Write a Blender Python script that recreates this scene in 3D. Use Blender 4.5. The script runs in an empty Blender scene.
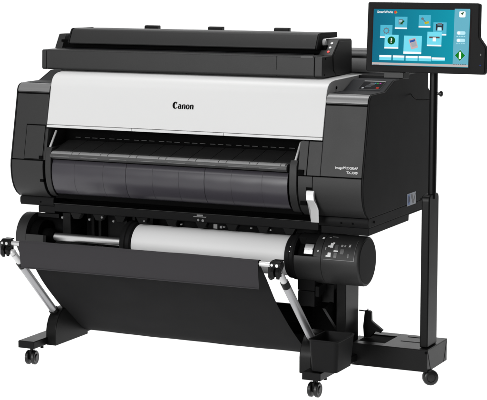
import bpy, bmesh, math, random
from mathutils import Vector, Matrix
random.seed(4)
S = bpy.context.scene
COL = S.collection
R = math.radians

# ------------------------------------------------------------------ materials
def mat(name, col, rough=.45, spec=.5, metal=0, bump=0, bscale=900, var=0, vscale=6, coat=0, emit=None, alpha=None, ior=None, rvar=0):
    m = bpy.data.materials.new(name); m.use_nodes = True
    nt = m.node_tree; b = nt.nodes['Principled BSDF']
    b.inputs['Base Color'].default_value = (*col, 1)
    b.inputs['Roughness'].default_value = rough
    b.inputs['Specular IOR Level'].default_value = spec
    b.inputs['Metallic'].default_value = metal
    if ior: b.inputs['IOR'].default_value = ior
    if coat: b.inputs['Coat Weight'].default_value = coat; b.inputs['Coat Roughness'].default_value = .15
    tc = nt.nodes.new('ShaderNodeTexCoord')
    if var:
        n = nt.nodes.new('ShaderNodeTexNoise'); n.inputs['Scale'].default_value = vscale; n.inputs['Detail'].default_value = 6
        r = nt.nodes.new('ShaderNodeMapRange'); r.inputs[1].default_value = .3; r.inputs[2].default_value = .7
        r.inputs[3].default_value = 1 - var; r.inputs[4].default_value = 1 + var
        mx = nt.nodes.new('ShaderNodeVectorMath'); mx.operation = 'SCALE'; mx.inputs[0].default_value = col
        nt.links.new(tc.outputs['Object'], n.inputs['Vector']); nt.links.new(n.outputs['Fac'], r.inputs[0])
        nt.links.new(r.outputs[0], mx.inputs['Scale']); nt.links.new(mx.outputs[0], b.inputs['Base Color'])
    if rvar:
        n2 = nt.nodes.new('ShaderNodeTexNoise'); n2.inputs['Scale'].default_value = 14; n2.inputs['Detail'].default_value = 8
        r2 = nt.nodes.new('ShaderNodeMapRange'); r2.inputs[1].default_value = .3; r2.inputs[2].default_value = .7
        r2.inputs[3].default_value = rough - rvar; r2.inputs[4].default_value = rough + rvar
        nt.links.new(tc.outputs['Object'], n2.inputs['Vector']); nt.links.new(n2.outputs['Fac'], r2.inputs[0]); nt.links.new(r2.outputs[0], b.inputs['Roughness'])
    if bump:
        n = nt.nodes.new('ShaderNodeTexNoise'); n.inputs['Scale'].default_value = bscale; n.inputs['Detail'].default_value = 3
        bp = nt.nodes.new('ShaderNodeBump'); bp.inputs['Strength'].default_value = bump; bp.inputs['Distance'].default_value = .0006
        nt.links.new(tc.outputs['Object'], n.inputs['Vector']); nt.links.new(n.outputs['Fac'], bp.inputs['Height']); nt.links.new(bp.outputs[0], b.inputs['Normal'])
    if emit:
        b.inputs['Emission Color'].default_value = (*emit[0], 1); b.inputs['Emission Strength'].default_value = emit[1]
    return m
def s2l(r, g=None, b=None):
    if g is None: g = b = r
    return tuple((c/255/12.92 if c <= 10 else ((c/255+.055)/1.055)**2.4) for c in (r, g, b))
def glow(name, rgb, k=1.0):
    return mat(name, (0.002, 0.002, 0.002), .6, .02, emit=(s2l(*rgb), k))

CH = mat('charcoal plastic', (.0155, .0155, .0155), .5, .34, bump=.35, bscale=700, rvar=.015)
BK = mat('black plastic', (.0075, .0075, .0077), .52, .08, bump=.3, bscale=700, rvar=.015)
DK = mat('matte black', (.0025, .0025, .0025), .8, .03)
GB = mat('gloss black', (.005, .005, .006), .5, .05)
STEEL = mat('painted black steel', (.004, .004, .004), .36, .14, bump=.2, bscale=400, rvar=.02)
WH = mat('white cover plastic', (.57, .57, .568), .42, .4, bump=.15, bscale=600)
SATIN = mat('satin grey plastic', (.20, .20, .20), .35, .5)
TRIM = mat('grey trim', (.15, .15, .15), .34, .6)
RIB = mat('rib sheen grey', (.19, .19, .19), .35, .5)  # reflection along the tray edge, put into a lighter grey
SILV = mat('silver painted', (.55, .55, .55), .35, .5, metal=.3)
ALU = mat('brushed aluminium', (.55, .55, .55), .42, .5, metal=1)
PAPER = mat('white paper', (.78, .78, .78), .6, .3, bump=.1, bscale=300)
FAB = mat('black fabric', (.0085, .0085, .0088), .8, .08, bump=.9, bscale=1100, var=.12, vscale=9)
BAND = mat('dark grey fabric', (.023, .0215, .0240), .7, .25, bump=.6, bscale=1500)
SHIELD = mat('smoked window plastic', (.041, .038, .046), .32, .5, var=.04, vscale=4)
RUB = mat('rubber', (.005, .005, .005), .38, .4)
KEYW = mat('key white', (.6, .6, .6), .4)
KEYG = mat('key grey', (.055, .055, .055), .35)
LETW = mat('white lettering', (.7, .7, .7), .6)
LETB = mat('black lettering', (.003, .003, .003), .8, .05)
GREYP = mat('grey rear plastic', (.030, .030, .030), .45, .5, bump=.3, bscale=700)

# ------------------------------------------------------------------ mesh helper
class M:
    def __init__(s): s.v = []; s.f = []
    def add(s, vs, fs):
        n = len(s.v); s.v += [tuple(v) for v in vs]; s.f += [tuple(i+n for i in f) for f in fs]; return s
    def box(s, x0, x1, y0, y1, z0, z1):
        return s.add([(x0,y0,z0),(x1,y0,z0),(x1,y1,z0),(x0,y1,z0),(x0,y0,z1),(x1,y0,z1),(x1,y1,z1),(x0,y1,z1)],
                     [(0,3,2,1),(4,5,6,7),(0,1,5,4),(1,2,6,5),(2,3,7,6),(3,0,4,7)])
    def prism(s, ax, poly, a, b):
        def mk(p, t):
            return {'x': (t, p[0], p[1]), 'y': (p[0], t, p[1]), 'z': (p[0], p[1], t)}[ax]
        n = len(poly); vs = [mk(p, a) for p in poly] + [mk(p, b) for p in poly]
        fs = [tuple(range(n))[::-1], tuple(range(n, 2*n))] + [(i, (i+1) % n, (i+1) % n + n, i+n) for i in range(n)]
        return s.add(vs, fs)
    def frame(s, d):
        d = Vector(d).normalized(); u = d.orthogonal().normalized(); return d, u, d.cross(u)
    def rings(s, pts, n=32, caps=True):   # pts: (Vector centre, radius) along a straight axis
        d, u, w = s.frame(Vector(pts[-1][0]) - Vector(pts[0][0]))
        vs = []; fs = []
        for c, r in pts:
            for i in range(n):
                a = 2*math.pi*i/n; vs.append(Vector(c) + u*math.cos(a)*r + w*math.sin(a)*r)
        for k in range(len(pts)-1):
            for i in range(n): fs.append((k*n+i, k*n+(i+1) % n, (k+1)*n+(i+1) % n, (k+1)*n+i))
        if caps: fs += [tuple(range(n))[::-1], tuple(range((len(pts)-1)*n, len(pts)*n))]
        return s.add(vs, fs)
    def cyl(s, p, q, r, n=24, ch=0, r2=None):
        p = Vector(p); q = Vector(q); r2 = r if r2 is None else r2
        if ch:
            d = (q-p).normalized()*ch
            return s.rings([(p, r-ch), (p+d, r), (q-d, r2), (q, r2-ch)], n)
        return s.rings([(p, r), (q, r2)], n)
    def path(s, pts, r, n=10):
        pts = [Vector(p) for p in pts]; vs = []; fs = []
        for k, p in enumerate(pts):
            t = (pts[min(k+1, len(pts)-1)] - pts[max(k-1, 0)]).normalized()
            u = t.cross(Vector((.13, .21, .97))).normalized(); w = t.cross(u)
            for i in range(n):
                a = 2*math.pi*i/n; vs.append(p + u*math.cos(a)*r + w*math.sin(a)*r)
        for k in range(len(pts)-1):
            for i in range(n): fs.append((k*n+i, k*n+(i+1) % n, (k+1)*n+(i+1) % n, (k+1)*n+i))
        fs += [tuple(range(n))[::-1], tuple(range((len(pts)-1)*n, len(pts)*n))]
        return s.add(vs, fs)
    def arc(s, x0, x1, cy, cz, ri, ro, a0, a1, n=32):  # shell sector round an X axis; 0 deg = front (-y), 90 = up
        poly = []
        for i in range(n+1):
            a = R(a0+(a1-a0)*i/n); poly.append((cy-math.cos(a)*ro, cz+math.sin(a)*ro))
        for i in range(n, -1, -1):
            a = R(a0+(a1-a0)*i/n); poly.append((cy-math.cos(a)*ri, cz+math.sin(a)*ri))
        nn = len(poly); vs = [(x0, *p) for p in poly] + [(x1, *p) for p in poly]; fs = []
        m = n+1
        for i in range(nn): j = (i+1) % nn; fs.append((i, j, j+nn, i+nn))
        for i in range(n):
            q = (i, i+1, nn-2-i, nn-1-i); fs.append(q[::-1]); fs.append(tuple(t+nn for t in q))
        return s.add(vs, fs)
    def sph(s, c, r, n=12):
        vs = []; fs = []; c = Vector(c)
        for j in range(1, n//2):
            t = math.pi*j/(n//2)
            for i in range(n):
                a = 2*math.pi*i/n; vs.append(c+Vector((math.sin(t)*math.cos(a), math.sin(t)*math.sin(a), math.cos(t)))*r)
        m = n//2-1
        for j in range(m-1):
            for i in range(n): fs.append((j*n+i, (j+1)*n+i, (j+1)*n+(i+1) % n, j*n+(i+1) % n))
        vs += [c+Vector((0, 0, r)), c-Vector((0, 0, r))]
        for i in range(n):
            fs.append((m*n, i, (i+1) % n)); fs.append((m*n+1, (m-1)*n+(i+1) % n, (m-1)*n+i))
        return s.add(vs, fs)
    def xf(s, mt):
        s.v = [tuple(mt @ Vector(v)) for v in s.v]; return s
    def build(s, name, m, parent=None, bev=0, seg=3, angle=32, label=None):
        me = bpy.data.meshes.new(name); me.from_pydata(s.v, [], s.f)
        bm = bmesh.new(); bm.from_mesh(me); bmesh.ops.recalc_face_normals(bm, faces=bm.faces); bm.to_mesh(me); bm.free()
        for p in me.polygons: p.use_smooth = True
        me.set_sharp_from_angle(angle=R(angle))
        me.materials.append(m)
        o = bpy.data.objects.new(name, me); COL.objects.link(o)
        if bev:
            b = o.modifiers.new('bevel', 'BEVEL'); b.width = bev; b.segments = seg; b.limit_method = 'ANGLE'; b.angle_limit = R(angle)
            b.harden_normals = True; b.miter_outer = 'MITER_ARC'
        if parent is not None:
            o.parent = parent
            w = Vector((0, 0, 0)); q = parent
            while q is not None: w += q.location; q = q.parent
            o.location = -w if False else Vector((0, 0, 0))
            for v in me.vertices: v.co -= w
        if label: o['label'] = label
        return o

def thing(name, label, cat, loc, group=None):
    o = bpy.data.objects.new(name, None); COL.objects.link(o); o.location = loc
    o['label'] = label; o['category'] = cat
    if group: o['group'] = group
    return o
def copytree(o, parent, off=None):
    c = o.copy(); COL.objects.link(c); c.parent = parent
    if off is not None: c.location = o.location + Vector(off)
    for ch in list(o.children): copytree(ch, c)
    return c

def text_m(txt, x, s, w=None, size=.01, plane=None, depth=.0004, bold=0):
    cu = bpy.data.curves.new('t', 'FONT'); cu.body = txt; cu.size = 1; cu.offset = bold; cu.resolution_u = 3
    to = bpy.data.objects.new('t', cu); COL.objects.link(to)
    bpy.context.view_layer.update()
    me = to.evaluated_get(bpy.context.evaluated_depsgraph_get()).to_mesh()
    vs = [tuple(v.co) for v in me.vertices]; fs = [tuple(p.vertices) for p in me.polygons]
    bpy.data.objects.remove(to)
    mx = max(v[0] for v in vs); sx = (w/mx) if w else size
    m = M(); m.add([(x+v[0]*sx, -depth, s+v[1]*size) for v in vs], fs)
    return m

# ------------------------------------------------------------------ setting
fl = M()
# added backlit white sweep: floor, curve and wall in one sheet
prof = [(-4.2, 0), (2.0, 0)]
for i in range(1, 17):
    a = R(90*i/16); prof.append((2.0+1.2*math.sin(a), 1.2-1.2*math.cos(a)))
prof.append((3.2, 4.2))
X0, X1 = -5.2, 1.6
vs = []; fs = []
for y, z in prof: vs += [(X0, y, z), (X1, y, z)]
for i in range(len(prof)-1): fs.append((2*i, 2*i+1, 2*i+3, 2*i+2))
fl.add(vs, fs)
FLOORM = mat('backlit opal sheet', (.88, .88, .88), .8, .1)
nt = FLOORM.node_tree; nt.nodes.remove(nt.nodes['Principled BSDF'])      # backlit opal sheet, added so unseen lamps turn the background white
d_ = nt.nodes.new('ShaderNodeBsdfDiffuse'); d_.inputs[0].default_value = (.75, .75, .75, 1)
t_ = nt.nodes.new('ShaderNodeBsdfTranslucent'); t_.inputs[0].default_value = (.95, .95, .95, 1)
m_ = nt.nodes.new('ShaderNodeMixShader'); m_.inputs[0].default_value = .75
nt.links.new(d_.outputs[0], m_.inputs[1]); nt.links.new(t_.outputs[0], m_.inputs[2])
nt.links.new(m_.outputs[0], nt.nodes['Material Output'].inputs['Surface'])
fo = fl.build('floor', FLOORM); fo['kind'] = 'structure'

# ================================================================== PRINTER
PR = thing('wide_format_printer', 'charcoal and white wide format printer on a castored stand with a black fabric catch basket', 'printer', (0, 0, 0))

def arcpts(cy, cz, r, a0, a1, n):
    return [(cy-math.cos(R(a0+(a1-a0)*i/n))*r, cz+math.sin(R(a0+(a1-a0)*i/n))*r) for i in range(n+1)]

# side profile of the end housings (y, z)
def cap_upper():
    p = [(-.0525, .7225)]
    p += [(-.040, .784), (-.021, .875), (-.0035, .962)]
    p += arcpts(.0285, .965, .0315, 3, 88, 8)
    p += [(.143, .9975), (.150, .9985), (.228, 1.029), (.236, 1.0312), (.325, 1.033), (.397, 1.045), (.58, 1.046), (.58, .7225)]
    return p
lowfront = [(-.054, .7195), (-.056, .695), (-.0545, .668), (-.049, .640), (-.038, .615), (-.022, .595), (.001, .5795)]
def cap_lower():
    return lowfront[:] + [(.60, .5795), (.60, .7195)]
for (a, b, nm) in ((-.690, -.5555, 'L'), (.5385, .690, 'R')):
    M().prism('x', cap_upper(), a, b).build('end_housing', CH, PR, .0025)
# part of the right and left fronts that carries on under the white cover
def inner_upper():
    return [(-.0525, .7225), (-.040, .784), (-.0290, .8365), (.1, .8365), (.1, .7225)]
M().prism('x', inner_upper(), .4895, .5385).build('front_panel', CH, PR, .0015)
M().prism('x', [(y-.001, z) for y, z in inner_upper()], .4565, .4880).build('inner_frame', CH, PR, .0015)
M().prism('x', inner_upper(), -.5555, -.5460).build('inner_frame', CH, PR, .0015)
for a, b in ((-.6895, -.5560), (.5390, .6895)):
    M().prism('x', [(y-.0012, z+.0004) for y, z in arcpts(.0285, .9655, .0315, 4, 84, 10)]+[(.03, .972)], a, b).build('shelf_trim', TRIM, PR, .0006, 1)
    M().prism('x', [(-.0050, .9585), (-.0025, .9665), (.02, .9665), (.02, .9585)], a, b).build('trim_gap', DK, PR)
def deck(d): return [(.034, .9970+d), (.143, .9975+d), (.150, .9985+d), (.228, 1.029+d), (.236, 1.0312+d), (.325, 1.033+d), (.392, 1.0443+d)]
DECK = mat('dark blue grey plastic', (.0085, .0092, .0110), .55, .12, bump=.3, bscale=700)
for a, b in ((-.6885, -.5570), (.5410, .6885)):
    M().prism('x', deck(.0010)+deck(-.004)[::-1], a, b).build('control_deck', DECK, PR, .0005, 1)
# lower housings
M().prism('x', cap_lower(), -.690, -.557).build('lower_housing', CH, PR, .0025)
M().prism('x', cap_lower(), .5120, .690).build('lower_housing', CH, PR, .0025)
ll = [(y+.003, z) for y, z in cap_lower()]
M().prism('x', ll, .4570, .5100).build('inner_frame', CH, PR, .0015)
# side panels
def side():
    p = cap_upper()[:-1] + [(.58, .985), (.605, .970), (.605, .5795)] + lowfront[::-1]
    return p
M().prism('x', side(), .6905, .6965).build('side_panel', BK, PR, .002)
M().prism('x', side(), -.6965, -.6905).build('side_panel', BK, PR, .002)
# lower rail below the housings
rail = [(.0, .5785), (-.004, .570), (-.004, .556), (.001, .546), (.60, .546), (.60, .5785)]
M().prism('x', rail, .5120, .6955).build('bottom_rail', BK, PR, .002)
M().prism('x', rail, -.6900, -.545).build('bottom_rail', BK, PR, .002)
M().prism('x', [(.004, .5455), (.006, .5195), (.397, .5195), (.400, .5400), (.60, .5400), (.60, .5455)], .520, .6945).build('bottom_rail', BK, PR, .002)
M().box(-.615, -.545, .004, .397, .5195, .5455).build('bottom_rail', BK, PR, .002)
# screw holes
for x, z in ((-.60, .560), (.598, .560), (.640, .560)):
    M().cyl((x, -.0045, z), (x, .0, z), .0038, 12).build('screw', DK, PR)
for y, z in ((.053, .562), (.52, .583)):
    M().cyl((.694, y, z), (.6972, y, z), .0045, 12).build('screw', DK, PR)

# central carcass
M().box(-.545, .4565, .13, .60, .545, .836).build('carcass', DK, PR)
M().box(-.5535, .5300, .06, .58, .8365, 1.030).build('carcass', DK, PR)
M().box(-.690, .690, .30, .58, 1.020, 1.0435).build('top_deck', BK, PR, .003)
# rear roll cover standing behind the scanner
rc = [(.40, 1.044), (.405, 1.060), (.435, 1.095)] + arcpts(.465, 1.090, .033, 20, 90, 6) + [(.58, 1.123), (.60, 1.05), (.60, 1.044)]
M().prism('x', rc, -.60, .655).build('rear_cover', GREYP, PR, .003)

# white top cover
cov = [(-.0255, .8515), (-.0135, .905), (-.002, .955), (.006, .990)] + [(.012, 1.008), (.020, 1.020), (.032, 1.029), (.050, 1.035), (.08, 1.0385), (.20, 1.041), (.34, 1.044), (.34, .90), (.06, .8515)]
cv = M().prism('x', cov, -.5545, .5360).build('top_cover', WH, PR, .002, 3)
lip = [(-.0285, .8410), (-.0265, .8500), (.05, .8500), (.05, .8410)]
M().prism('x', lip, -.5545, -.2025).prism('x', lip, -.2013, .1627).prism('x', lip, .1640, .5360).build('cover_lip', WH, PR, .0012)
# small screw boss on cover side
M().cyl((.5355, .092, 1.012), (.5385, .092, 1.012), .005, 12).build('screw', DK, PR)

# logo on the cover: heavy wedge serif letters drawn as outlines
def glyph(ch):
    o = []
    def ring(cx, cy, rx, ry, ix, iy, tx=0, a0=0, a1=360, n=28):
        out = []; inn = []
        for i in range(n+1):
            a = R(a0+(a1-a0)*i/n)
            out.append((cx+rx*math.cos(a), cy+ry*math.sin(a)))
            inn.append((cx+tx+ix*math.cos(a), cy+iy*math.sin(a)))
        return [(out[i], out[i+1], inn[i+1], inn[i]) for i in range(n)]
    if ch == 'C':
        o += ring(.50, .50, .54, .53, .25, .39, .12, 50, 320)
        o += [((.82, .91), (.66, .98), (.60, .58), (.74, .70))]           # beak pointing down
        o += [((.80, .16), (.88, .13), (.97, .25), (.90, .26))]
        return o, 1.02
    if ch == 'a':
        o += ring(.27, .22, .29, .245, .085, .13, .03)
        o += [((.38, 0), (.64, 0), (.64, .50), (.38, .50)), ((.62, 0), (.70, .03), (.70, .08), (.62, .08))]
        o += ring(.33, .47, .31, .22, .08, .11, 0, 0, 165)
        return o, .74
    if ch == 'n':
        o += [((.03, 0), (.28, 0), (.28, .68), (.03, .58)), ((0, .56), (.05, .56), (.05, .64), (0, .62)), ((0, 0), (.28, 0), (.28, .05), (0, .05))]
        o += ring(.44, .46, .27, .23, .03, .11, 0, 0, 150)
        o += [((.45, 0), (.71, 0), (.71, .47), (.45, .47)), ((.45, 0), (.72, 0), (.72, .05), (.45, .05))]
        return o, .78
    if ch == 'o':
        o += ring(.36, .33, .37, .36, .13, .23, 0)
        return o, .76
def logo(z0, xl, xr, yfun):
    q = []; x = 0
    for c in 'Canon':
        g, w = glyph(c); q += [[(px+x, py) for px, py in f] for f in g]; x += w
    k = (xr-xl)/x; H = .0235
    m = M()
    for f in q:
        pts = [(xl+px*k, z0+py*H) for px, py in f]
        if len(pts) == 4: m.add([(px, yfun(pz), pz) for px, pz in pts], [(0, 1, 2, 3)])
    return m
def ycov(z):
    # front plane of the cover between (-.0255,.8515) and (-.002,.955)
    pts = [(.8515, -.0255), (.905, -.0135), (.955, -.002), (.99, .006)]
    for (z0, y0), (z1, y1) in zip(pts, pts[1:]):
        if z <= z1: return y0+(y1-y0)*(z-z0)/(z1-z0)-.0008
    return .005
lg = logo(.9265, -.0455, .0385, ycov).build('logo', LETB, cv)
# model lettering on right housing
def yupper(z): return -.0525+(z-.7225)*(.0125/.0615)-.0018
def front_text(t, xl, w, z, size):
    m = text_m(t, xl, 0, w, size, bold=.015)
    m.v = [(x, yupper(z+zz), z+zz) for x, y, zz in m.v]
    return m
front_text('imagePROGRAF', .592, .082, .7505, .0118).build('model_lettering', LETW, PR)
front_text('TX-3000', .634, .040, .7355, .0118).build('model_lettering', LETW, PR)

# ink tank door on the left housing
def offs(p, d): return [(y-d, z) for y, z in p]
dp = [(-.0520, .7262), (-.040, .784), (-.0270, .8460), (.0, .8460), (.0, .7290)]
M().prism('x', offs(dp, .0022), -.6370, -.5600).build('tank_door', CH, PR, .0012)
fr = [(-.0524, .7238), (-.0400, .7840), (-.0264, .8500), (.0, .8500), (.0, .7238)]
M().prism('x', offs(fr, .0008), -.6392, -.5575).build('door_gap', DK, PR)
M().box(-.573, -.560, -.0552, -.03, .7250, .738).build('door_latch', DK, PR)
M().box(-.572, -.5570, -.0515, -.03, .642, .652).build('door_latch', DK, PR)
M().box(.4600, .4790, -.0575, -.03, .7225, .741).build('door_latch', DK, PR)
M().box(.4640, .4860, -.0470, -.02, .6190, .632).build('door_latch', DK, PR)
# right hand seam
M().prism('x', [(-.0535, .7226), (-.0270, .8366), (0, .8366), (0, .7226)], .4878, .4897).build('panel_seam', DK, PR)

# release lever, white, on the lower right frame
lv = [(-.060, .672), (-.066, .660), (-.069, .640), (-.060, .622), (-.056, .606), (-.050, .563), (-.044, .561), (-.046, .606), (-.050, .625), (-.056, .642), (-.052, .672)]
lo = M()
for i in range(len(lv)-1): pass
def slant(z): return (.668-z)*.135
bm_ = M().prism('x', lv, .4915, .5210)
bm_.v = [(x+max(0, min(1, (.650-z)/.04))*.013, y, z) for x, y, z in bm_.v]
bm_.build('release_lever', SILV, PR, .0025)
M().box(.4880, .5280, -.0545, -.02, .670, .682).build('lever_slot', DK, PR)

# ------------------------------------------------------------------ output bay
# slats
sl = M()
N = 12; xa, xb = -.528, .440
for i in range(N):
    a = xa+(xb-xa)*i/N; b = xa+(xb-xa)*(i+1)/N-.0018
    sl.prism('x', [(-.045, .7480), (-.045, .7555), (.083, .7860), (.083, .7780)], a, b)
sl.build('output_slats', mat('slat plastic', (.020, .020, .020), .42, .45, bump=.2, bscale=500), PR, .0008, 2)
# comb row at back of the slats
M().box(-.545, .4565, .0900, .1290, .7700, .8360).build('bay_rear_wall', DK, PR)
cb = M()
i = 0; x = -.50
while x < .43:
    cb.box(x, x+.022, .0840, .0900, .7950, .7975); x += .0315 if i % 3 else .040; i += 1
cb.build('roller_comb', mat('comb grey', (.035, .035, .035), .5), PR, .0006, 1)
# edge roller
er = [(-.036, .7275), (-.050, .7300), (-.0575, .7370), (-.058, .7440), (-.0545, .7505), (-.047, .7540), (-.036, .7560), (-.030, .7275)]
M().prism('x', er, -.525, .4180).build('tray_edge', mat('edge grey', (.045, .045, .045), .35, .5), PR, .0015)
ri = M(); x = -.520; k = 0
while x < .405:
    w = .088 if k % 2 == 0 else .030
    xe = min(x+w, .412)
    ri.prism('x', [(-.0560, .7490), (-.0535, .7535), (-.047, .7565), (-.038, .7575), (-.038, .7550), (-.0530, .7480)], x, xe-.002)
    if k % 2 == 0 and xe-x > .05: ri.prism('x', [(-.0590, .7390), (-.0590, .7405), (-.054, .7405), (-.054, .7390)], x+.008, xe-.010)
    x = xe; k += 1
ri.build('edge_ribs', RIB, PR, .0006, 1)
M().cyl((.4170, -.0450, .7415), (.4255, -.0450, .7415), .0150, 20, .002).build('edge_end_cap', DK, PR)
# smoked lower shield
shp = [(-.044, .7245), (-.052, .705), (-.0545, .682), (-.0530, .660), (-.048, .638), (-.038, .618), (-.024, .602), (-.014, .5970)]
shb = [(y+.004, z+.001) for y, z in shp[::-1]]
cuts = [-.5195, -.2120, .1010, .4190]
for a, b in zip(cuts, cuts[1:]):
    sh = M(); n = 24
    ring = shp+shb; L = len(ring); L1 = len(shp)
    # gentle swelling of the moulded sheet between its thin seams
    xs = [a+.0008+(b-a-.0016)*i/n for i in range(n+1)]
    vs = []
    for x in xs:
        t = (x-a)/(b-a)*3; bulge = .0014*abs(math.sin(math.pi*t))
        for j, (y, z) in enumerate(ring): vs.append((x, y-bulge*(1 if 3 <= (j if j < L1 else 2*L1-1-j) <= 6 else 0), z))
    fs = []
    for i in range(n):
        for j in range(L): fs.append((i*L+j, i*L+(j+1) % L, (i+1)*L+(j+1) % L, (i+1)*L+j))
    fs += [tuple(range(L)), tuple(range(n*L, (n+1)*L))[::-1]]
    sh.add(vs, fs)
    shield = sh.build('smoked_shield', SHIELD, PR, angle=60)
SEAM = mat('seam tone', (.036, .033, .040), .5)
for x in (-.4255, -.3060, -.105, .0, .205, .3230):
    M().prism('x', [(y-.0009, z) for y, z in shp]+[(y+.001, z) for y, z in shp[::-1]], x-.0004, x+.0004).build('shield_seam', SEAM, PR)
# darker header strip above shield
M().box(-.5195, .4190, -.040, -.02, .7240, .7290).build('shield_header', DK, PR)
M().box(-.5300, .4560, -.0100, .13, .580, .7230).build('bay_floor', DK, PR)
M().box(-.615, -.545, .05, .20, .498, .5190).build('recess_roof', DK, PR)
# curved cheeks each side of the tray
ck = [(-.046, .770), (-.056, .752), (-.0585, .720), (-.0600, .690), (-.0580, .660), (-.051, .634), (-.040, .612), (-.024, .594), (-.006, .586), (.08, .586), (.08, .770)]
M().prism('x', ck, -.5445, -.5205).build('tray_cheek', CH, PR, .0025)
M().prism('x', ck, .4270, .4550).build('tray_cheek', CH, PR, .0025)
for x in (-.5320, .4440):
    M().cyl((x, -.042, .7700), (x, .002, .826), .0042, 10).build('guide_rod', SILV, PR)

# ------------------------------------------------------------------ recess between body and roll
M().box(-.545, .512, .0, .07, .527, .5570).build('cross_beam', BK, PR, .003)
M().box(-.545, .512, -.003, .0, .5570, .5585).build('cross_beam', CH, PR)
M().box(-.668, .545, .20, .23, .360, .5185).build('recess_wall', BK, PR, .002)
M().box(-.610, .520, .07, .20, .5200, .5265).build('recess_roof', DK, PR)
for x in (-.455, -.36, -.27, -.18, -.06, .06, .18, .30, .40):
    M().prism('y', [(x-.024, .5265), (x+.024, .5265), (x+.012, .5050), (x-.012, .5050)], .005, .030).build('recess_rib', STEEL, PR, .001)
for x in (-.475, -.445, -.335, -.300, -.225, -.130):
    M().box(x, x+.012, .150, .200, .380, .520).build('recess_post', STEEL, PR, .001)
for x, z, q in ((-.513, .506, .0042), (-.398, .506, .004), (-.345, .517, .004), (-.297, .506, .004), (-.170, .515, .0032), (-.020, .513, .003), (.150, .515, .003), (.255, .518, .003), (.330, .516, .003)):
    M().cyl((x, .003, z), (x, .012, z), q, 10).build('screw', SATIN, PR)
cl = M().box(.035, .085, -.008, .001, .5455, .5480).box(.048, .072, -.006, .002, .5490, .5545).cyl((.052, -.004, .5345), (.052, .002, .5345), .0045, 10).cyl((.070, -.004, .5335), (.070, .002, .5335), .0050, 10)
cl.build('sensor_bracket', SATIN, PR)
M().box(.110, .124, .001, .010, .508, .523).box(.135, .143, .001, .010, .510, .518).build('sensor_bracket', SATIN, PR)

# ------------------------------------------------------------------ roll unit
CY, CZ, DR = .030, .428, .086
# right motor drum
dr = M().rings([(Vector((.5450, CY, CZ)), DR), (Vector((.6740, CY, CZ)), DR), (Vector((.6790, CY, CZ)), DR-.0015), (Vector((.6815, CY, CZ)), DR-.005)], 96)
drum = dr.build('drive_drum', CH, PR, angle=50)
M().cyl((.6815, CY, CZ), (.6825, CY, CZ), DR-.009, 80).build('drum_end_plate', BK, drum)
M().arc(.4440, .5435, CY, CZ, .05, DR, -180, 12, 60).build('drum_lower_shell', CH, PR, .001)
M().arc(.4440, .4760, CY, CZ, .05, DR-.002, 62, 180, 40).build('drum_upper_shell', BK, PR)
M().arc(.5160, .5435, CY, CZ, .05, DR, 12, 180, 60).build('drum_collar', CH, PR, .001)
M().arc(.4760, .5160, CY, CZ, .05, DR-.002, 46, 180, 40).build('drum_upper_shell', BK, PR)
M().cyl((.444, CY, CZ), (.5435, CY, CZ), .055, 40).build('drum_core', DK, PR)
M().arc(.4770, .5110, CY, CZ, .06, DR-.004, 17, 44, 10).build('roll_lock_lever', ALU, PR, .002)
M().arc(.4790, .5090, CY, CZ, .06, DR-.001, 28, 32, 6).build('roll_lock_lever', SILV, PR, .001)
# control strip
cp = M().arc(.5540, .6640, CY, CZ, .08, DR+.0010, 9, 60, 30).build('control_strip', CH, drum, .0008)
M().arc(.5530, .6650, CY, CZ, .08, DR+.0018, 7.5, 9, 4).build('control_strip_rim', KEYG, drum)
M().arc(.6640, .6660, CY, CZ, .08, DR+.0018, 7.5, 60, 16).build('control_strip_rim', KEYG, drum)
def key(x0, x1, a0, a1, m, h=.0022):
    M().arc(x0, x1, CY, CZ, .083, DR+h, a0, a1, 5).build('key', m, drum, .0006)
key(.5720, .5830, 36, 48, KEYW); key(.5650, .5730, 37, 41, KEYW); key(.5790, .5860, 46, 50, KEYW)
key(.5680, .5800, 14, 24, KEYW); key(.5620, .5700, 14, 18, KEYW)
key(.5560, .5600, 30, 36, SATIN)
key(.5900, .6020, 32, 44, KEYG); key(.5900, .6020, 13, 25, KEYG); key(.5880, .6040, 27, 30, LETW, .0016)
key(.6110, .6190, 40, 45, SATIN); key(.6230, .6290, 40, 45, SATIN); key(.6120, .6260, 22, 34, KEYG)
key(.6380, .6480, 38, 48, KEYG); key(.6400, .6460, 14, 24, KEYG); key(.6410, .6450, 41, 45, LETW, .0026)
key(.5560, .5640, 66, 68.5, SATIN, .0008); key(.5660, .5860, 70, 71.5, SATIN, .0008)
key(.5290, .5330, 24, 28, LETW, .0006); key(.5330, .5400, 60, 66, LETW, .0006)
# left bearing drum with its open hood
M().rings([(Vector((-.6815, CY, CZ)), DR-.006), (Vector((-.6780, CY, CZ)), DR), (Vector((-.6360, CY, CZ)), DR)], 80).build('bearing_drum', CH, PR, angle=50)
M().arc(-.6360, -.5600, CY, CZ, .065, DR, -150, 12, 50).build('drum_lower_shell', CH, PR, .0012)
M().arc(-.6360, -.5450, CY, CZ, .070, DR-.001, 92, 200, 40).build('drum_hood', BK, PR, .001)
M().cyl((-.6360, CY, CZ), (-.6000, CY, CZ), .060, 40).build('bearing_block', DK, PR)
M().rings([(Vector((-.6, CY, CZ)), .030), (Vector((-.575, CY, CZ)), .030), (Vector((-.560, CY, CZ)), .020)], 32).build('spindle_socket', DK, PR)

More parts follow.
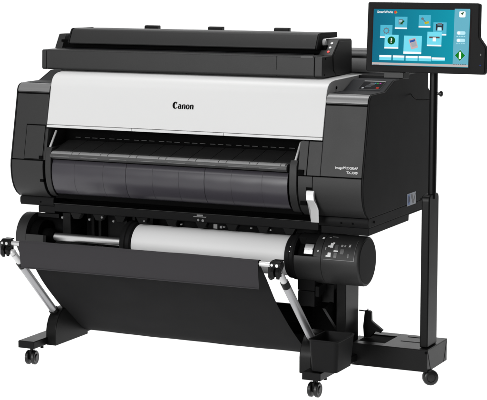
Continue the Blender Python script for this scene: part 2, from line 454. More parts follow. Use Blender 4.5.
# ------------------------------------------------------------------ stand
def stand(cx, sgn):
    # cx centre x of plate; sgn +1 inner side is at -x (right leg)
    yr = .50 if sgn < 0 else .385
    ft = M().box(cx-.033, cx+.033, -.241, yr, .063, .0900).build('foot', STEEL, PR, .003)
    bx0, bx1 = ((cx-.084, cx-.040) if sgn > 0 else (cx+.026, cx+.068))
    pr_ = [(-.149, .0600), (-.149, .1150), (-.144, .135), (-.132, .158), (-.113, .177), (-.092, .188), (-.03, .190), (.03, .165), (.08, .100), (.08, .0600)]
    M().prism('x', pr_, bx0, bx1).build('leg_block', STEEL, PR, .003)
    M().box(bx0+.004, bx1-.004, .08, yr, .068, .085).build('foot', STEEL, PR, .002)
    c2 = cx+.002 if sgn < 0 else cx-.012
    M().box(c2-.018, c2+.018, .045, .165, .0905, .5190).build('upright', STEEL, PR, .003)
    # arm under the drum
    if sgn > 0:
        M().box(.4430, .5080, -.020, .045, .3190, .3640).box(.4440, .5070, -.019, .045, .2640, .3175).build('drum_support', BK, PR, .003)
        M().prism('x', [(-.018, .300), (-.018, .336), (.16, .346), (.16, .318), (.04, .312), (.0, .300)], .5090, .5230).build('drum_support', BK, PR, .002)
        M().prism('x', [(-.02, .262), (.02, .262), (.135, .315), (.135, .150), (.110, .155)], .536, .548).build('gusset', STEEL, PR, .001)
        M().box(.44, .552, .045, .165, .27, .335).build('drum_support', STEEL, PR, .002)
        for z, y in ((.345, .105), (.300, .105)):
            M().cyl((.5475, y, z), (.5505, y, z), .0050, 10).build('screw', SILV, PR)
        M().box(.440, .575, .120, .135, .100, .300).build('rear_brace', DK, PR, .001)
    else:
        M().box(-.505, -.445, -.020, .045, .2640, .3640).build('drum_support', BK, PR, .003)
        M().box(-.552, -.44, .045, .165, .27, .335).build('drum_support', STEEL, PR, .002)
stand(-.522, -1); stand(.5910, 1)
M().box(-.50, .56, .215, .245, .118, .150).build('stand_cross_bar', DK, PR, .003)
# small details on the left foot
M().box(-.5545, -.4895, -.2425, -.2405, .064, .0890).build('foot_end_cap', BK, PR, .001)
M().box(.5585, .6235, -.2425, -.2405, .064, .0890).build('foot_end_cap', BK, PR, .001)
for x in (-.500, .612):
    M().cyl((x, -.17, .0525), (x, -.17, .0625), .006, 10).build('foot_bolt', STEEL, PR)

def castor(x, y, parent, rz=0, top=.0625):
    c = M().cyl((0, 0, .046), (0, 0, top), .006, 12).box(-.0045, .0045, -.012, .020, .018, .050).build('castor', STEEL, parent, .001)
    c.location = Vector((x, y, 0)) - parent.location
    for sx in (-1, 1):
        a = .0055*sx; b = .0195*sx
        w = M().rings([(Vector((a, 0, .0255)), .0235), (Vector((a+.002*sx, 0, .0255)), .0255), (Vector((b-.004*sx, 0, .0255)), .0255), (Vector((b-.001*sx, 0, .0255)), .0225), (Vector((b-.002*sx, 0, .0255)), .014), (Vector((b+.0015*sx, 0, .0255)), .010)], 36)
        o = w.build('wheel', RUB, None, angle=40); o.parent = c
    c.rotation_euler.z = rz
    return c
ca = castor(-.517, -.212, PR)
for x, y in ((.590, -.208), (-.517, .46), (.590, .345)):
    d = copytree(ca, PR); d.location = Vector((x, y, 0))
ca.rotation_euler.z = R(8)

# ------------------------------------------------------------------ catch basket
YB, ZB = -.350, .4640
BA = M().cyl((-.515, YB, ZB), (.492, YB, ZB), .0085, 20).build('basket_bar', ALU, PR)
def spl(pts, n=8):
    out = []
    P = [Vector(p) for p in pts]; P = [2*P[0]-P[1]]+P+[2*P[-1]-P[-2]]
    for i in range(1, len(P)-2):
        for k in range(n):
            t = k/n
            out.append(.5*((2*P[i])+(-P[i-1]+P[i+1])*t+(2*P[i-1]-5*P[i]+4*P[i+1]-P[i+2])*t*t+(-P[i-1]+3*P[i]-3*P[i+1]+P[i+2])*t**3))
    out.append(P[-2]); return out
bp_ = spl([(-.348, .470), (-.322, .435), (-.290, .400), (-.218, .314), (-.147, .246), (-.078, .186), (-.010, .132), (.04, .094), (.09, .073), (.16, .067), (.225, .094), (.265, .140), (.285, .195)])
def sheet(prof, x0, x1, th, nx=40, wob=0, sag=0):
    n = len(prof); ring = []
    nor = []
    for i in range(n):
        t = (prof[min(i+1, n-1)]-prof[max(i-1, 0)]).normalized(); nor.append(Vector((-t.y, t.x)))
    m = M(); vs = []; fs = []
    for k in range(nx+1):
        x = x0+(x1-x0)*k/nx; u = k/nx
        for s in (0, 1):
            for i in range(n):
                p = prof[i]; t = i/(n-1)
                w = wob*math.sin(x*17+t*3)*math.sin(math.pi*t) + .5*wob*math.sin(x*43+t*9)*math.sin(math.pi*t) - sag*math.sin(math.pi*u)*math.sin(math.pi*t)
                q = p+nor[i]*(w+s*th)
                vs.append((x, q.x, q.y))
    L = 2*n
    for k in range(nx):
        for i in range(n-1):
            a = k*L+i; b = (k+1)*L+i
            fs.append((a, a+1, b+1, b)); fs.append((a+n, b+n, b+n+1, a+n+1))
        fs.append((k*L, (k+1)*L, (k+1)*L+n, k*L+n)); fs.append((k*L+n-1, k*L+2*n-1, (k+1)*L+2*n-1, (k+1)*L+n-1))
    for k in (0, nx):
        for i in range(n-1): fs.append((k*L+i, k*L+n+i, k*L+n+i+1, k*L+i+1))
    return m.add(vs, fs)
sheet(bp_, -.466, .450, .0018, 60, .0006, .0015).build('basket_cloth', FAB, PR, angle=60)
# front band: loop of thicker cloth over the bar
bd = spl([(-.3395, .455), (-.3385, .466), (-.343, .4745), (-.350, .4770), (-.358, .474), (-.3610, .466), (-.3590, .430), (-.3540, .4000), (-.3500, .3800)], 6)
sheet(bd, -.4672, .4515, .0016, 60, .0006, 0).build('basket_band', BAND, PR, angle=60)
M().cyl((-.4672, -.3495, .381), (.4515, -.3495, .381), .0026, 8).build('basket_hem', BAND, PR)
# ends of the band
M().box(.4515, .4535, -.360, -.340, .4560, .4745).build('basket_hem', DK, PR, .001)
# rear bar that carries the back hem
M().cyl((-.466, .286, .196), (.450, .286, .196), .006, 12).build('basket_rear_bar', STEEL, PR)
M().cyl((-.470, .286, .196), (-.470, .15, .13), .006, 12).cyl((.450, .286, .196), (.520, .15, .13), .006, 12).build('basket_rear_bar', STEEL, PR)

def clamp(x, s):
    # x: outer end; s=+1 body extends to +x from the bar end
    a, b = (x, x+.040) if s > 0 else (x, x+.043)
    c = M().cyl((a, YB, ZB), (b, YB, ZB), .0145, 20, .002).box(a+.004, b-.004, YB-.008, YB+.022, ZB+.011, ZB+.0155)
    c.box(a+.006, a+.030, YB-.004, YB+.026, ZB-.040, ZB-.006)
    c.prism('x', [(YB+.004, ZB+.004), (YB+.004, ZB-.044), (YB+.018, ZB-.056), (YB+.030, ZB-.040), (YB+.026, ZB+.004)], a-.014, a-.004)
    c.box(a-.014, b-.010, YB+.006, YB+.022, ZB-.030, ZB-.016)
    o = c.build('bar_clamp', STEEL, PR, .0015)
    f = M()
    for k in (0, 1):
        xx = a+.004+k*.018
        f.prism('x', [(YB-.010, ZB-.008), (YB-.020, ZB-.022), (YB-.010, ZB-.046), (YB+.012, ZB-.020), (YB+.010, ZB-.006)], xx, xx+.011)
    f.build('clamp_fin', STEEL, o, .001)
    sp = M().cyl((a+.008, YB-.0155, ZB+.001), (a+.008, YB-.010, ZB+.001), .0045, 12).cyl((a+.026, YB-.0160, ZB), (a+.026, YB-.010, ZB), .0055, 12)
    sp.build('clamp_bolt', ALU, o)
    return o
clamp(-.5420, 1); clamp(.4950, 1)
def arm(top, bot):
    top = Vector(top); bot = Vector(bot); d = (bot-top)
    k1 = top+d*.16; k2 = top+d*.235
    o = M().cyl(k2, bot, .0140, 24).build('basket_arm', ALU if False else mat('grey anodised tube', (.36, .36, .37), .38, .5, metal=.75), PR)
    M().cyl(top+d*.03, k1, .0115, 20).build('arm_sleeve', SILV, o)
    M().cyl(k1, k2, .0142, 20).build('arm_joint', STEEL, o)
    M().sph(top, .0125, 16).build('arm_knuckle', SILV, o)
    M().cyl(bot-d*.03, bot+d*.09, .0175, 20, .002).build('arm_socket', STEEL, o)
arm((-.505, -.343, .430), (-.482, -.112, .181))
arm((.516, -.338, .444), (.540, -.118, .176))

# ------------------------------------------------------------------ touch panel on the slope
sl_ = math.atan2(1.029-.9985, .228-.150)
PT = Matrix.Translation((0, .150, .9985)) @ Matrix.Rotation(sl_, 4, 'X')
M().box(.588, .670, .010, .080, .0002, .0022).xf(PT).build('touch_panel_bezel', GREYP, PR, .001)
tp = M().box(.5900, .6680, .012, .072, .0018, .0030).xf(PT).build('touch_panel', GB, PR)
def tpq(x0, x1, y0, y1, m, h=.0034): M().box(x0, x1, y0, y1, .0029, h).xf(PT).build('panel_icon', m, tp)
G1 = glow('panel grey', (120, 122, 125), .7)
for i in range(5): tpq(.608+.0028*i, .630+.0024*i, .030+.0062*i, .0325+.0062*i, G1)
tpq(.600, .607, .016, .022, glow('panel white', (210, 210, 215)))
tpq(.618, .632, .058, .062, G1)
for i, c in enumerate(((40, 150, 190), (60, 160, 70), (190, 70, 170))): tpq(.634+.009*i, .640+.009*i, .056, .062, glow('ink colour', c))
tpq(.652, .662, .018, .026, glow('panel red', (210, 60, 45)))
M().box(.5900, .6680, .073, .079, .0021, .0028).xf(PT).build('panel_light_bar', SATIN, PR)

# coloured sticker on right side
st = M().box(.6968, .6973, .371, .462, .574, .618).build('label_sticker', mat('sticker white', (.42, .45, .50), .4), PR, label='blue and silver compliance sticker')
M().box(.6972, .6976, .376, .402, .577, .615).build('sticker_field', mat('sticker blue', (.12, .22, .50), .4), st)
M().prism('x', [(.382, .583), (.400, .590), (.398, .606), (.384, .610)], .6972, .6979).build('sticker_mark', mat('sticker navy', (.02, .03, .08), .4), st)
M().prism('x', [(.408, .613), (.424, .613), (.438, .590), (.454, .613), (.460, .613), (.440, .578), (.430, .578)], .6972, .6978).build('sticker_mark', mat('sticker grey', (.12, .12, .13), .3), st)

# ================================================================== PAPER ROLL
RO = thing('paper_roll', 'white paper roll on a silver spindle in front of the black recess', 'paper roll', (.1, CY, CZ))
M().rings([(Vector((-.202, CY, CZ)), .0685), (Vector((-.200, CY, CZ)), .0700), (Vector((.398, CY, CZ)), .0700), (Vector((.400, CY, CZ)), .0685)], 96).build('paper', PAPER, RO, angle=40)
def flange(x0, x1, s):
    xm = (x0+x1)/2
    M().rings([(Vector((x0, CY, CZ)), .060), (Vector((x0, CY, CZ)), .078), (Vector((x0+(x1-x0)*.15, CY, CZ)), .0815), (Vector((x0+(x1-x0)*.45, CY, CZ)), .0815), (Vector((x0+(x1-x0)*.55, CY, CZ)), .0775), (Vector((x0+(x1-x0)*.9, CY, CZ)), .0775), (Vector((x1, CY, CZ)), .073), (Vector((x1, CY, CZ)), .05)], 72).build('roll_flange', BK, RO, angle=30)
flange(-.245, -.204, 1); flange(.441, .402, 1)
for a in (20, 32):
    ar = R(a); M().cyl((.425, CY-math.cos(ar)*.0815, CZ+math.sin(ar)*.0815), (.425, CY-math.cos(ar)*.0825, CZ+math.sin(ar)*.0825), .002, 8).build('flange_dot', LETW, RO)
M().cyl((-.575, CY, CZ), (-.245, CY, CZ), .0145, 32, .001).build('spindle', ALU, RO)

# ================================================================== SCANNER
SC = thing('document_scanner', 'long charcoal sheet feed scanner lying on top of the white printer cover', 'scanner', (-.08, .22, 1.045))
XL, XR = -.6400, .4870
tr = [(.0845, 1.0440), (.0820, 1.049), (.0860, 1.1120), (.0900, 1.1170), (.172, 1.1150), (.172, 1.1100), (.120, 1.0440)]
M().prism('x', [(.0865, 1.0440), (.0825, 1.0500), (.0850, 1.1130), (.0890, 1.1170), (.200, 1.1190), (.200, 1.0440)], XL+.020, XR-.030).build('input_tray', CH, SC, .003)
M().prism('x', [(.0865, 1.0440), (.0825, 1.0500), (.0850, 1.1130), (.0890, 1.1165), (.172, 1.1165), (.182, 1.0640), (.200, 1.0560), (.200, 1.0440)], XR-.0290, XR).build('tray_end', CH, SC, .003)
M().prism('x', [(.0865, 1.0440), (.0825, 1.0500), (.0850, 1.1130), (.0890, 1.1165), (.200, 1.1165), (.200, 1.0440)], XL, XL+.0190).build('tray_end', CH, SC, .003)
M().box(.405, .452, .0838, .12, 1.1105, 1.1180).build('tray_insert', SATIN if False else GREYP, SC, .001)
# main body behind the tray
M().box(XL+.02, XR-.03, .19, .36, 1.0445, 1.150).build('scanner_body', DK, SC, .002)
M().box(XL+.06, XR-.06, .15, .19, 1.1192, 1.1215).build('scan_glass', GB, SC)
# right pod with buttons
pod = [(.170, 1.1170), (.2290, 1.1660), (.2360, 1.1705), (.250, 1.1710), (.345, 1.1685), (.354, 1.162), (.356, 1.0445), (.201, 1.0445), (.201, 1.058), (.185, 1.066)]
pd = M().prism('x', pod, .4360, XR+.0005).build('control_pod', CH, SC, .003)
M().prism('x', [(.1900, 1.0600), (.1840, 1.068), (.1800, 1.1100), (.2330, 1.1620), (.347, 1.1600), (.349, 1.052), (.200, 1.0550)], XR+.0004, XR+.0020).build('pod_side_panel', CH, SC, .0015)
dx, dz = .059, .049; ln = math.hypot(dx, dz)
for t, m_, nm in ((.22, mat('red key', (.75, .04, .03), .4, emit=((.8, .05, .04), .25)), 'red'), (.50, KEYW, 'grey'), (.78, KEYW, 'white')):
    y = .170+dx*t; z = 1.1170+dz*t
    n = Vector((0, -dz/ln, dx/ln)); c = Vector((.468, y, z))
    M().cyl(c+n*.0002, c+n*.0022, .0048, 16).build('button', m_, SC)
# silver lid hinge end
M().rings([(Vector((.438, .205, 1.158)), .0135), (Vector((.446, .205, 1.158)), .0125), (Vector((.450, .205, 1.158)), .008)], 24).build('hinge_end', KEYW, SC)
# left pod
pl = [(.175, 1.1170), (.209, 1.1700), (.262, 1.1700), (.300, 1.150), (.356, 1.150), (.356, 1.0445), (.201, 1.0445), (.201, 1.1170)]
M().prism('x', pl, XL-.0005, XL+.030).build('end_pod', CH, SC, .003)
M().cyl((-.606, .235, 1.160), (-.585, .235, 1.160), .008, 12).build('hinge_end', SILV, SC)
# lid
lid = [(.136, 1.1370), (.134, 1.1420), (.1660, 1.1840), (.1740, 1.1905), (.1850, 1.1930), (.3300, 1.1900), (.3330, 1.1870), (.3300, 1.1750), (.2050, 1.1740), (.1900, 1.1370)]
lid = [(.1500, 1.1370), (.1480, 1.1420), (.1700, 1.1840), (.1760, 1.1900), (.1850, 1.1920), (.3300, 1.1900), (.3340, 1.1870), (.3300, 1.1740), (.2050, 1.1730), (.1900, 1.1370)]
M().prism('x', lid, -.5600, .4330).build('scanner_lid', CH, SC, .0022)
M().prism('x', [(.1500, 1.1365), (.1475, 1.1420), (.1700, 1.1850), (.1760, 1.1915), (.1850, 1.1935), (.3300, 1.1915), (.3330, 1.1725), (.2050, 1.1715), (.1900, 1.1365)], .4340, .4400).build('lid_end', BK, SC, .001)
M().prism('x', [(.1500, 1.1365), (.1475, 1.1420), (.1700, 1.1850), (.1760, 1.1915), (.1850, 1.1935), (.3300, 1.1915), (.3330, 1.1725), (.2050, 1.1715), (.1900, 1.1365)], -.5670, -.5610).build('lid_end', BK, SC, .001)
for x in (-.3530, -.0860, .1820):
    M().prism('x', [(.350, 1.1500), (.350, 1.197), (.356, 1.2010), (.372, 1.2010), (.372, 1.1500)], x, x+.0590).build('paper_guide', STEEL, SC, .002)
# seams on tray front
for x in (.315,):
    M().box(x, x+.0010, .0832, .090, 1.046, 1.116).build('tray_seam', DK, SC)
M().cyl((XR+.0002, .105, 1.0530), (XR+.0008, .105, 1.0530), .0028, 10).build('screw', DK, SC)
M().cyl((XR+.0002, .112, 1.1080), (XR+.0008, .112, 1.1080), .0028, 10).build('screw', DK, SC)
for x in (XL+.06, XR-.08, -.1):
    M().box(x, x+.04, .12, .33, 1.0405, 1.0440).build('rubber_foot', RUB, SC)

# ================================================================== TOUCHSCREEN TERMINAL
TM = thing('touchscreen_terminal', 'large touchscreen monitor on a tall black post rising from a low castored steel box', 'touchscreen', (.85, .17, 0))
# base box
bt = M()
bx0, bx1, by0, by1, bz0, bz1 = .604, .882, .083, .290, .050, .1280
box = M()
# top plate with rectangular hole: strips
box.box(bx0, .613, by0, by1, bz1-.003, bz1).box(.713, bx1, by0, by1, bz1-.003, bz1).box(.613, .713, by0, .122, bz1-.003, bz1).box(.613, .713, .245, by1, bz1-.003, bz1)
box.box(bx0, bx1-.0, by0, by0+.003, bz0, bz1-.0032).box(bx0, bx1, by1-.003, by1, bz0, bz1-.0032).box(bx1-.003, bx1, by0+.0032, by1-.0032, bz0, bz1-.0032).box(bx0, bx1-.0032, by0+.0032, by1-.0032, bz0+.001, bz0+.004)
bb = box.build('base_box', STEEL, TM, .0008, 2)
M().box(.612, .714, .121, .246, .120, .1245).build('base_recess', DK, bb)
M().box(.750, .822, .178, .184, .1279, .1287).build('base_slot', DK, bb)
M().box(.750, .800, .250, .258, .1279, .1287).build('base_slot', DK, bb)
# folded corner creases
M().prism('x', [(.0835, .1275), (.0865, .1275), (.122, .0510), (.119, .0510)], .8819, .8826).prism('x', [(.2560, .0510), (.2590, .0510), (.2890, .1275), (.2865, .1275)], .8819, .8826).build('fold_seam', DK, bb)
M().cyl((.878, .0815, .118), (.878, .0830, .118), .005, 12).build('screw', DK, bb)
# sleeve
def rpoly(x0, x1, y0, y1, r, n=5):
    p = []
    for cx, cy, a in ((x1-r, y0+r, -90), (x1-r, y1-r, 0), (x0+r, y1-r, 90), (x0+r, y0+r, 180)):
        for i in range(n+1):
            t = R(a+90*i/n); p.append((cx+r*math.cos(t), cy+r*math.sin(t)))
    return p
sv = []
SY0, SY1, SZ = .108, .206, .657
sy = [(SY0, .1285), (SY1, .1285), (SY1, SZ-.018)] + [(SY1-.018+.018*math.cos(R(a)), SZ-.018+.018*math.sin(R(a))) for a in (20, 45, 70, 90)] + [(SY0+.018-.018*math.sin(R(a)), SZ-.018+.018*math.cos(R(a))) for a in (0, 25, 50, 75)] + [(SY0, SZ-.024)]
M().prism('x', sy, .8445, .8735).build('post_sleeve', STEEL, TM, .005, 4)
M().prism('z', rpoly(.8520, .8765, .1460, .1740, .009), .640, 1.180).build('post', STEEL, TM, angle=25)
kb = M().cyl((.8760, .160, .998), (.8860, .160, .998), .0045, 12).cyl((.8860, .160, .998), (.8950, .160, .998), .0095, 20, .002).build('clamp_knob', RUB, TM)
# cable
M().path([tuple(v) for v in [( .860, .200, 1.15), (.852, .215, 1.10), (.850, .218, 1.06), (.851, .214, 1.02), (.853, .200, .992)]], .0022).build('cable', RUB, TM)
M().path([(.698, .395, .974), (.715, .37, .966), (.75, .31, .962), (.80, .25, .968), (.845, .19, .976)], .0018).build('cable', RUB, TM)
M().box(.845, .857, .176, .190, .965, .985).build('cable_clip', RUB, TM, .001)
# bracket on the base
M().prism('y', [(.607, .128), (.604, .166), (.610, .222), (.628, .222), (.634, .217), (.635, .186), (.678, .156), (.670, .148), (.650, .1500), (.632, .128)], .190, .206).build('hook_bracket', STEEL, TM, .002)
M().prism('y', [(.640, .170), (.676, .153), (.672, .147), (.638, .160)], .186, .192).build('hook_bracket', BK, TM, .001)
M().path([(.586, .198, .220), (.606, .198, .219), (.618, .198, .222), (.620, .198, .228)], .0022).build('wire_hook', STEEL, TM)
# castors
def castor_big(x, y):
    c = M().cyl((x, y, .040), (x, y, .0505), .008, 12).box(x-.006, x+.006, y-.010, y+.018, .020, .048).build('castor', STEEL, TM, .001)
    ax = Vector((.55, -.83, 0)).normalized(); cc = Vector((x, y, .0275))
    M().rings([(cc-ax*.014, .020), (cc-ax*.012, .0262), (cc+ax*.004, .0275), (cc+ax*.011, .0262), (cc+ax*.0155, .0215), (cc+ax*.0170, .015), (cc+ax*.0140, .013), (cc+ax*.0150, .005)], 40).build('wheel', RUB, c, angle=50)
castor_big(.884, .112)

# monitor in its own tilted plane: local x, -y normal, z up
TL = R(4)
MT = Matrix.Translation((0, .050, 1.080)) @ Matrix.Rotation(-TL, 4, 'X')
def mrot(m): return m.xf(MT)
def rc_(x0, x1, z0, z1, r, n=4):
    return rpoly(x0, x1, z0, z1, r, n)
def outline():
    p = []
    def cor(cx, cz, a0, a1, r=.009, n=5):
        for i in range(n+1):
            t = R(a0+(a1-a0)*i/n); p.append((cx+r*math.cos(t), cz+r*math.sin(t)))
    cor(.6605+.009, -.006+.009, 180, 270); cor(1.0765-.009, -.006+.009, 270, 360)
    p.append((1.0765, .078)); p.append((1.0740, .086)); p.append((1.0540, .112)); p.append((1.0515, .119))
    cor(1.0495-.006, .2265-.006, 0, 90, .006); cor(.6605+.006, .2265-.006, 90, 180, .006)
    return p
mo = mrot(M().prism('y', outline(), 0, .030)).build('monitor_housing', BK, TM, .003)
mrot(M().box(.80, .93, .030, .055, .05, .18)).build('monitor_back', BK, mo, .004)
M().box(.835, .885, .080, .176, 1.130, 1.180).build('monitor_mount', STEEL, TM, .003)
mrot(M().box(.7250, .7950, .002, .060, -.0260, -.0065)).build('card_reader', CH, TM, .002)
# bevel strip round display
mrot(M().prism('y', [(.6765, .012), (1.0255, .012), (1.0255, .2075), (.6765, .2075)], -.0006, .0)).build('display_frame', mat('frame brown', (.012, .007, .007), .5, .05), mo)

SCM = bpy.data.materials.new('display'); SCM.use_nodes = True
nt = SCM.node_tree; b = nt.nodes['Principled BSDF']
b.inputs['Base Color'].default_value = (.002, .002, .002, 1); b.inputs['Roughness'].default_value = .5; b.inputs['Specular IOR Level'].default_value = .03
tc = nt.nodes.new('ShaderNodeTexCoord'); sp = nt.nodes.new('ShaderNodeSeparateXYZ'); rp = nt.nodes.new('ShaderNodeValToRGB')
nt.links.new(tc.outputs['Generated'], sp.inputs[0]); nt.links.new(sp.outputs['X'], rp.inputs[0]); nt.links.new(rp.outputs[0], b.inputs['Emission Color'])
rp.color_ramp.elements[0].color = (*s2l(0, 112, 142), 1); rp.color_ramp.elements[1].color = (*s2l(0, 166, 188), 1)
b.inputs['Emission Strength'].default_value = .88
scr = mrot(M().box(.6825, 1.0200, -.0016, .0, .0160, .2035)).build('screen', SCM, TM)
def ux(u): return .6825+(u-373.5)*.0034975
def us(u, v): return .016+(65+(u-373.1)*.0272-v)*.00331
def rect(u0, u1, v0, v1, m, h=.0022, r=.0, name='icon_tile', par=None):
    um = (u0+u1)/2
    x0, x1, z0, z1 = ux(u0), ux(u1), us(um, v1), us(um, v0)
    poly = rc_(x0, x1, z0, z1, r, 3) if r else [(x0, z0), (x1, z0), (x1, z1), (x0, z1)]
    return mrot(M().prism('y', poly, -h, -h+.0004)).build(name, m, scr)
def blob(u, v, ru, rv, m, h, name='icon_mark', n=20, rot=0, poly=None):
    cx, cz = ux(u), us(u, v); p = []
    if poly: pts = poly
    else: pts = [(math.cos(2*math.pi*i/n), math.sin(2*math.pi*i/n)) for i in range(n)]
    for a, c in pts:
        a *= ru; c *= rv; a2 = a*math.cos(R(rot))-c*math.sin(R(rot)); c2 = a*math.sin(R(rot))+c*math.cos(R(rot))
        p.append((cx+a2*.0035, cz+c2*.0033))
    return mrot(M().prism('y', p, -h, -h+.0004)).build(name, m, scr)
TILE = glow('tile cyan', (84, 190, 216), .95); TILEB = glow('tile bright', (120, 224, 244), 1.0); UW = glow('ui white', (250, 252, 253), 1.0)
SIDEB = glow('ui sidebar', (108, 184, 205), .95); PALE = glow('ui pale', (190, 238, 250)); GRN = glow('ui green', (8, 128, 26)); DGR = glow('ui dark green', (4, 84, 34))
GRY = glow('ui grey', (110, 118, 126)); DGY = glow('ui dark', (45, 52, 60)); RED = glow('ui red', (214, 70, 50)); YEL = glow('ui yellow', (190, 180, 40)); BLU = glow('ui blue', (50, 90, 170)); PNK = glow('ui pink', (205, 178, 178)); BRN = glow('ui brown', (96, 78, 78))
STB = glow('ui status', (196, 184, 182))
rect(454.8, 469.9, 9.6, 64.9, SIDEB, .0020, name='sidebar')
rect(373.6, 469.9, 63.6, 65.9, STB, .0022, name='status_bar')
def tile(u0, u1, v0, v1, m, h):
    rect(u0, u1, v0, v1, m, h); rect(u0, u1, v1-1.5, v1, UW, h+.0004, name='tile_caption')
tile(395.7, 408, 16.6, 28.9, TILE, .0022); tile(419.6, 431.4, 15.3, 27.7, TILE, .0022)
tile(380.9, 393.2, 24.7, 37.8, TILE, .0022); tile(434.3, 447.4, 22.7, 35.6, TILE, .0022)
tile(385.8, 399.9, 34.6, 48.6, TILEB, .0030); tile(428.7, 443, 32.1, 46.4, TILEB, .0030)
rect(405.3, 423.3, 35.8, 54, TILEB, .0030); rect(405.3, 423.3, 51.8, 54, UW, .0034, name='tile_caption')
# marks: note with tick, keys, gear, printer, question, scanner bar, tablet
blob(401.6, 21.8, 2.2, 2.6, GRY, .0027, poly=[(-1, -1), (1, -1), (1, 1), (-1, 1)])
for k in range(3): blob(401.4, 20.4+k*1.3, 1.5, .25, PALE, .0030, poly=[(-1, -1), (1, -1), (1, 1), (-1, 1)])
blob(403.2, 22.4, 2.6, .7, DGR, .0033, poly=[(-1, -1), (1, -1), (1, 1), (-1, 1)], rot=45)
blob(423.2, 18.8, 1.3, 1.3, GRY, .0027); blob(425.6, 21.4, 2.6, .5, GRY, .0027, poly=[(-1, -1), (1, -1), (1, 1), (-1, 1)], rot=-45)
blob(427.6, 22.9, 2.2, 1.1, YEL, .0030, poly=[(-1, -1), (1, -1), (1, 1), (-1, 1)], rot=12)
gp = []
for i in range(32):
    r_ = 1.0 if (i//2) % 2 == 0 else .82
    gp.append((r_*math.cos(2*math.pi*i/32), r_*math.sin(2*math.pi*i/32)))
blob(387.1, 30.6, 3.2, 3.4, GRY, .0027, poly=gp); blob(387.1, 30.6, 1.9, 2.0, TILE, .0030)
blob(440.6, 27.2, 3.6, 1.5, DGY, .0027, poly=[(-1, -1), (1, -1), (.8, 1), (-.8, 1)]); blob(437.6, 27.6, .7, 3.2, DGY, .0028, poly=[(-1, -1), (1, -1), (1, 1), (-1, 1)]); blob(443.6, 27.6, .7, 3.2, DGY, .0028, poly=[(-1, -1), (1, -1), (1, 1), (-1, 1)])
blob(440.6, 29.2, 1.9, 1.6, PALE, .0031, poly=[(-1, -1), (1, -1), (1, 1), (-1, 1)]); blob(440.6, 24.2, 2.2, .9, GRY, .0029, poly=[(-1, -1), (1, -1), (1, 1), (-1, 1)])
blob(392.7, 40.4, 3.9, 4.1, DGR, .0036)
qm = text_m('?', 0, 0, None, .0205, bold=.03); cxq = ux(392.7); 
mxx = max(v[0] for v in qm.v)/2
qm.v = [(cxq-mxx+x, -.0041, us(392.7, 40.4)-.0072+z) for x, y, z in qm.v]
mrot(qm).build('question_mark', UW, scr)
blob(435.9, 37.6, 5.2, .85, BRN, .0035, poly=[(-1, -1), (1, -1), (1, 1), (-1, 1)]); blob(435.9, 39.6, 1.6, 2.0, UW, .0038, poly=[(-1, -1), (1, -1), (1, 1), (-1, 1)])
blob(415.0, 43.6, 3.6, 5.2, PNK, .0034, rot=18, poly=[(-1, -.85), (-.85, -1), (.85, -1), (1, -.85), (1, .85), (.85, 1), (-.85, 1), (-1, .85)])
blob(414.2, 41.0, 2.7, 1.1, BLU, .0038, rot=18, poly=[(-1, -1), (1, -1), (1, 1), (-1, 1)])
blob(415.6, 44.6, 2.5, 2.2, glow('ui silver', (170, 172, 178)), .0038, rot=18, poly=[(-1, -1), (1, -1), (1, 1), (-1, 1)])
for u0, u1, v0, v1 in ((380.9, 393.2, 55.1, 60.1), (394.7, 406.3, 55.5, 60.5), (407.7, 419.8, 56.0, 60.9), (420.8, 433.1, 56.3, 61.3), (433.9, 446.9, 57.6, 61.0)):
    rect(u0, u1, v0, v1, TILEB, .0022, name='menu_button'); rect(u0, u1, v0, v0+2.1, UW, .0026, name='menu_button')
rect(459.4, 465.6, 12.0, 18.0, UW, .0026, .004, name='home_icon')
blob(462.4, 14.4, 1.9, 1.6, DGR, .0030, poly=[(-1, .6), (-.4, -.1), (0, -1), (.5, 0), (1, .8), (.2, 1), (0, .3)])
for v in (33.4, 40.8):
    rect(457.8, 466.2, v-1.7, v+1.7, PALE, .0026, .0045, name='toggle'); blob(459.8, v, 1.5, 1.6, UW, .0030)
    for k in range(4): rect(457.6+2.3*k, 459.2+2.3*k, v+3.0, v+3.6, PALE, .0026, name='tiny_caption')
dia = [(0, 1), (-1, 0), (0, -1), (1, 0)]
blob(461.8, 55.6, 5.7, 6.3, glow('ui rim', (128, 190, 226)), .0026, poly=dia); blob(461.8, 55.6, 5.0, 5.5, GRN, .0030, poly=dia)
rect(460.8, 462.8, 52.0, 59.1, UW, .0034, .0018, name='start_bar')
for k in range(3): rect(375.2+2.0*k, 376.4+2.0*k, 64.0, 64.5, DGY, .0026, name='tiny_caption')
for k in range(6): rect(455.5+2.2*k, 456.8+2.2*k, 64.1, 64.6, DGY, .0026, name='tiny_caption')
tt = text_m('SmartWorks', ux(377.2), 0, .0565, .0112, bold=.02)
tt.v = [(x, -.0024, us(385, 12.7)+z) for x, y, z in tt.v]
mrot(tt).build('title_lettering', UW, scr)
blob(395.8, 12.0, 1.5, 1.5, RED, .0026); blob(396.9, 12.2, .7, .7, YEL, .0030)
# bezel sensor marks lower right
mrot(M().cyl((1.0610, -.0012, .024), (1.0610, .0, .024), .0022, 12)).build('power_light', glow('led blue', (50, 80, 170), .6), mo)
mrot(M().box(1.0590, 1.0630, -.0006, 0, .056, .062)).build('power_mark', mat('mark grey', (.06, .06, .06)), mo)

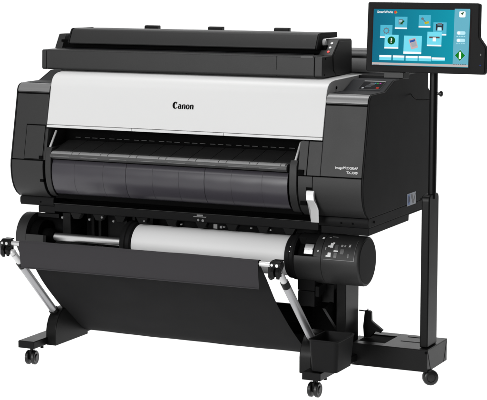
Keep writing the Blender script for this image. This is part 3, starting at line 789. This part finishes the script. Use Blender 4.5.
# ================================================================== BUCKET
BU = thing('storage_bin', 'open black plastic bin standing on the right foot of the stand', 'bin', (.63, -.16, .0905))
def taper(x0, x1, y0, y1, z, r): return [(x, y, z) for x, y in rpoly(x0, x1, y0, y1, r, 6)]
rings = [taper(.584, .676, -.229, -.092, .0935, .014), taper(.578, .684, -.238, -.085, .196, .016), taper(.5755, .6865, -.2405, -.0825, .1985, .018), taper(.5755, .6865, -.2405, -.0825, .2015, .018),
         taper(.5810, .6810, -.2350, -.0880, .2015, .014), taper(.5820, .6800, -.2340, -.0890, .196, .013), taper(.588, .672, -.225, -.096, .0975, .011)]
m = M(); L = len(rings[0]); vs = [v for r_ in rings for v in r_]; fs = []
for k in range(len(rings)-1):
    for i in range(L): fs.append((k*L+i, k*L+(i+1) % L, (k+1)*L+(i+1) % L, (k+1)*L+i))
fs.append(tuple(range(L))[::-1]); fs.append(tuple(range((len(rings)-1)*L, len(rings)*L)))
m.add(vs, fs).build('bin_shell', BK, BU, angle=35)

# ================================================================== CAMERA
cam = bpy.data.cameras.new('camera'); co = bpy.data.objects.new('camera', cam); COL.objects.link(co)
cam.sensor_width = 36; cam.sensor_fit = 'HORIZONTAL'; cam.lens = 36*1738/487; cam.clip_end = 200; cam.clip_start = .1
co.location = (2.81081091, -5.41901695, 1.45547792)
co.rotation_euler = (R(90-7.959263643582156), 0, R(25.485450766907665))
S.camera = co

# ================================================================== LIGHT
W = bpy.data.worlds.new('World'); S.world = W; W.use_nodes = True
W.node_tree.nodes['Background'].inputs[0].default_value = (1, 1, 1, 1)
W.node_tree.nodes['Background'].inputs[1].default_value = .15
def area(name, loc, tgt, sx, sy, power):
    l = bpy.data.lights.new(name, 'AREA'); l.shape = 'RECTANGLE'; l.size = sx; l.size_y = sy; l.energy = power
    o = bpy.data.objects.new(name, l); COL.objects.link(o); o.location = loc
    o.rotation_euler = (Vector(tgt)-Vector(loc)).to_track_quat('-Z', 'Y').to_euler()
    return o
area('softbox_key', (-.7, -6.0, 1.75), (0, -.1, .6), 2.2, 1.4, 250)
area('softbox_high', (-2.0, -4.6, 4.4), (0, 0, .9), 2.0, 1.2, 52)
area('softbox_top', (-.1, .3, 4.4), (-.1, 0, 0), 3.2, 1.6, 120)
LS = 1.5          # radiance of added unseen lamps that whiten the sweep from under and behind
area('hidden_floor_lamp', ((X0+X1)/2, -.4, -.35), ((X0+X1)/2, -.4, 0), X1-X0, 7.4, math.pi*LS*(X1-X0)*7.4)
area('hidden_wall_lamp', ((X0+X1)/2, 3.60, 1.9), ((X0+X1)/2, 3.2, 1.9), X1-X0, 4.4, math.pi*LS*(X1-X0)*4.4)

S.render.engine = 'CYCLES'
S.view_settings.view_transform = 'Standard'; S.view_settings.look = 'None'; S.view_settings.gamma = 1; S.view_settings.exposure = 0
S.render.resolution_x = 1024; S.render.resolution_y = 841
